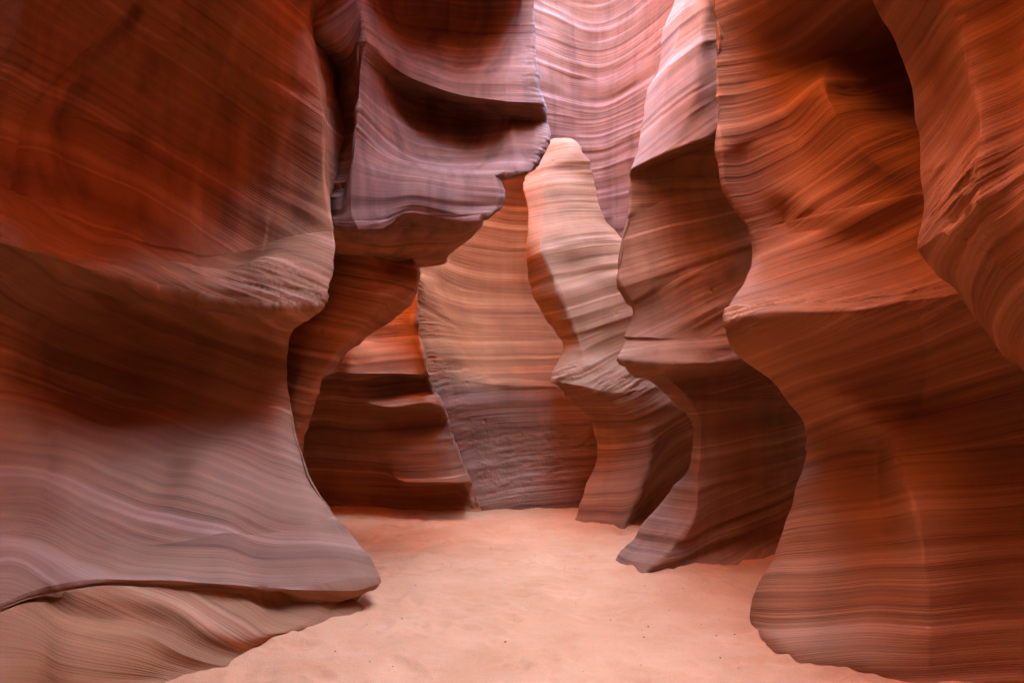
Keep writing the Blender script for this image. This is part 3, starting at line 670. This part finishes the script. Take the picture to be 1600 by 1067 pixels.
# ------------------------------------------------------------------ sand floor
def sand_floor():
    xs = np.concatenate([np.linspace(-12, -3, 30)[:-1], np.arange(-3, 3.2, 0.014), np.linspace(3.2, 12, 30)])
    ys = np.concatenate([np.linspace(-8, 3.0, 40)[:-1], np.arange(3.0, 6.2, 0.014), np.arange(6.2, 9.6, 0.022), np.linspace(9.6, 16, 20)])
    X, Y = np.meshgrid(xs, ys)
    p = np.stack([X, Y, np.zeros_like(X)], -1).reshape(-1, 3)
    z = 0.05 * fbm(p * 0.9 + 4, 3) + 0.016 * fbm(p * 4.5, 3)
    z += 0.004 * perlin(p * 12.0) + 0.002 * perlin(p * 25.0)
    rp = np.random.default_rng(3)
    x, y = p[:, 0], p[:, 1]
    for _ in range(260):                                   # old footprints, softened
        cx, cy, a = rp.uniform(-1.6, 1.9), rp.uniform(2.9, 8.6), rp.uniform(0, math.pi)
        sel = (np.abs(x - cx) < 0.4) & (np.abs(y - cy) < 0.4)
        ux = (x[sel] - cx) * math.cos(a) + (y[sel] - cy) * math.sin(a)
        uy = -(x[sel] - cx) * math.sin(a) + (y[sel] - cy) * math.cos(a)
        q = (ux / rp.uniform(0.09, 0.14)) ** 2 + (uy / rp.uniform(0.04, 0.06)) ** 2
        z[sel] += rp.uniform(0.4, 1.0) * (-0.02 * np.exp(-q) + 0.009 * np.exp(-(np.sqrt(q) - 1.5) ** 2 * 4))
    # sand drifted up against the foot of each wall
    dr = np.full(len(p), 9.0)
    for M, c0, c1 in ((A, 3, 9), (D, 2, 8), (E, 1, 6), (Fm, 1, 5), (Gm, 1, 5), (I, 1, 6)):
        b = M[1][c0:c1 + 1, :2]
        for u, v in zip(b[:-1], b[1:]):
            e = v - u
            tt = np.clip(((p[:, :2] - u) @ e) / (e @ e), 0, 1)
            dr = np.minimum(dr, np.hypot(*(p[:, :2] - u - tt[:, None] * e).T))
    z += (0.035 + 0.05 * fbm(p * 2.2 + 7, 2)) * np.exp(-dr / 0.16)
    p[:, 2] = z
    me = mesh_from_grid("sand_floor", p.reshape(X.shape + (3,)), {}, SAND)
    o = bpy.data.objects.new("sand_floor", me)
    sc.collection.objects.link(o)
    tag(o, "soft pink sand floor with faint old footprints winding between the walls", None, None, "structure")
sand_floor()

def pebbles():
    rp = np.random.default_rng(8)
    V, Fc, n = [], [], 0
    ico = [(0, 0, 1), (0.9, 0, 0.3), (0.28, 0.85, 0.3), (-0.72, 0.53, 0.3), (-0.72, -0.53, 0.3), (0.28, -0.85, 0.3), (0, 0, -0.8)]
    fcs = [(0, 1, 2), (0, 2, 3), (0, 3, 4), (0, 4, 5), (0, 5, 1), (6, 2, 1), (6, 3, 2), (6, 4, 3), (6, 5, 4), (6, 1, 5)]
    fl = bpy.data.objects["sand_floor"]
    for _ in range(150):
        x, y = rp.uniform(-1.3, 2.0), 3.3 + 5.0 * rp.uniform() ** 1.6
        ok, loc, _n, _f = fl.ray_cast((x, y, 3), (0, 0, -1))
        r = rp.uniform(0.003, 0.008) * (1.6 if rp.uniform() < 0.1 else 1)
        sc3 = rp.uniform(0.6, 1.3, 3)
        for v in ico:
            j = rp.uniform(0.8, 1.2)
            V.append((x + v[0] * r * sc3[0] * j, y + v[1] * r * sc3[1] * j, loc[2] + r * 0.3 + v[2] * r * sc3[2] * 0.7))
        Fc += [tuple(i + n for i in f) for f in fcs]
        n += 7
    me = bpy.data.meshes.new("gravel")
    me.from_pydata(V, [], Fc)
    m, t, b = new_mat("gravel")
    tx = N(t, "ShaderNodeTexNoise")
    t.links.new(N(t, "ShaderNodeNewGeometry").outputs["Position"], tx.inputs["Vector"])
    tx.inputs["Scale"].default_value = 3.0
    rm = ramp(t, [(0.4, (0.10, 0.04, 0.025)), (0.62, (0.22, 0.09, 0.05)), (0.7, (0.5, 0.42, 0.36))])
    t.links.new(tx.outputs[0], rm.inputs[0])
    t.links.new(rm.outputs[0], b.inputs["Base Color"])
    b.inputs["Roughness"].default_value = 0.9
    me.materials.append(m)
    o = bpy.data.objects.new("gravel", me)
    sc.collection.objects.link(o)
    tag(o, "tiny dark chips of stone scattered over the pink sand", "gravel", None, "stuff")
pebbles()

# ------------------------------------------------------------------ the unseen mesa above, its slot shaped for the light
def mesa():
    ys = np.linspace(-6, 14, 90)
    def centre(y): return 1.2 + 0.15 * np.sin(y * 0.8 + 0.5) - 1.25 * np.exp(-((y - 8.7) / 0.9) ** 2) - 0.6 * sstep(9.3, 10.0, y)
    def half(y): return 0.3 + 0.8 * sstep(0.3, 1.5, y) + 0.1 * np.sin(y * 1.7) + 0.45 * np.exp(-((y - 8.6) / 0.7) ** 2) - 0.95 * np.exp(-((y - 6.9) / 0.6) ** 2) - 0.55 * sstep(9.4, 10.0, y)  # far window lets sun in, middle pinch shades the back wall
    out = []
    for sgn in (-1, 1):
        e = centre(ys) + sgn * half(ys)
        prof = [(0.55, 6.8), (0.12, 7.4), (0.0, 8.2), (0.1, 9.0), (0.5, 9.6), (11.5, 9.9), (11.8, 6), (12, -0.5)]
        g = np.array([[[e[i] + sgn * dx if dx < 11 else sgn * dx, ys[i], z + (1.6 * float(sstep(9.6, 10.4, ys[i])) + (1.0 * float(sstep(7.4, 8.0, ys[i])) if z < 8 else 0) + (2.6 * float(sstep(9.8, 10.6, ys[i])) if sgn > 0 and z > 9.3 else 0) + (0.2 * float(sstep(6.6, 6.0, ys[i])) if sgn > 0 and z > 8.5 else 0)   - (1.05 * math.exp(-((ys[i] - 6.7) / 0.45) ** 2) if z < 7 and dx < 1 else 0) if dx < 11 and z > 6 else 0)] for i in range(len(ys))] for dx, z in prof])  # rims raised and lowered to block sun and sky
        out.append(g)
    root = bpy.data.objects.new("mesa", None)
    sc.collection.objects.link(root)
    tag(root, "unseen sandstone mesa closing over the canyon, split by the slot", None, None, "structure")
    for g in out:
        g2, _ = monotone(g, [6, 6, 6, 6, 20, 6, 6])
        p = g2.reshape(-1, 3)
        p[:, 0] += 0.15 * fbm(p * 0.7, 3)
        g2 = p.reshape(g2.shape)
        me = mesh_from_grid("rim", g2, {"bed_z": g2[..., 2], "broken": np.zeros(g2.shape[:2]), "varnish": np.zeros(g2.shape[:2])}, ROCK)
        o = bpy.data.objects.new("rim", me)
        o.parent = root
        sc.collection.objects.link(o)
    for y in (-6.0, 14.0):  # unseen end walls added to stop sky light leaking in
        xs = np.linspace(-12, 12, 40)
        zs = np.linspace(-0.5, 9.9, 20)
        g = np.array([[[x, y, z] for x in xs] for z in zs])
        me = mesh_from_grid("end_wall", g, {"bed_z": g[..., 2], "broken": np.zeros(g.shape[:2]), "varnish": np.zeros(g.shape[:2])}, ROCK)
        o = bpy.data.objects.new("end_wall", me)
        o.parent = root
        sc.collection.objects.link(o)
mesa()
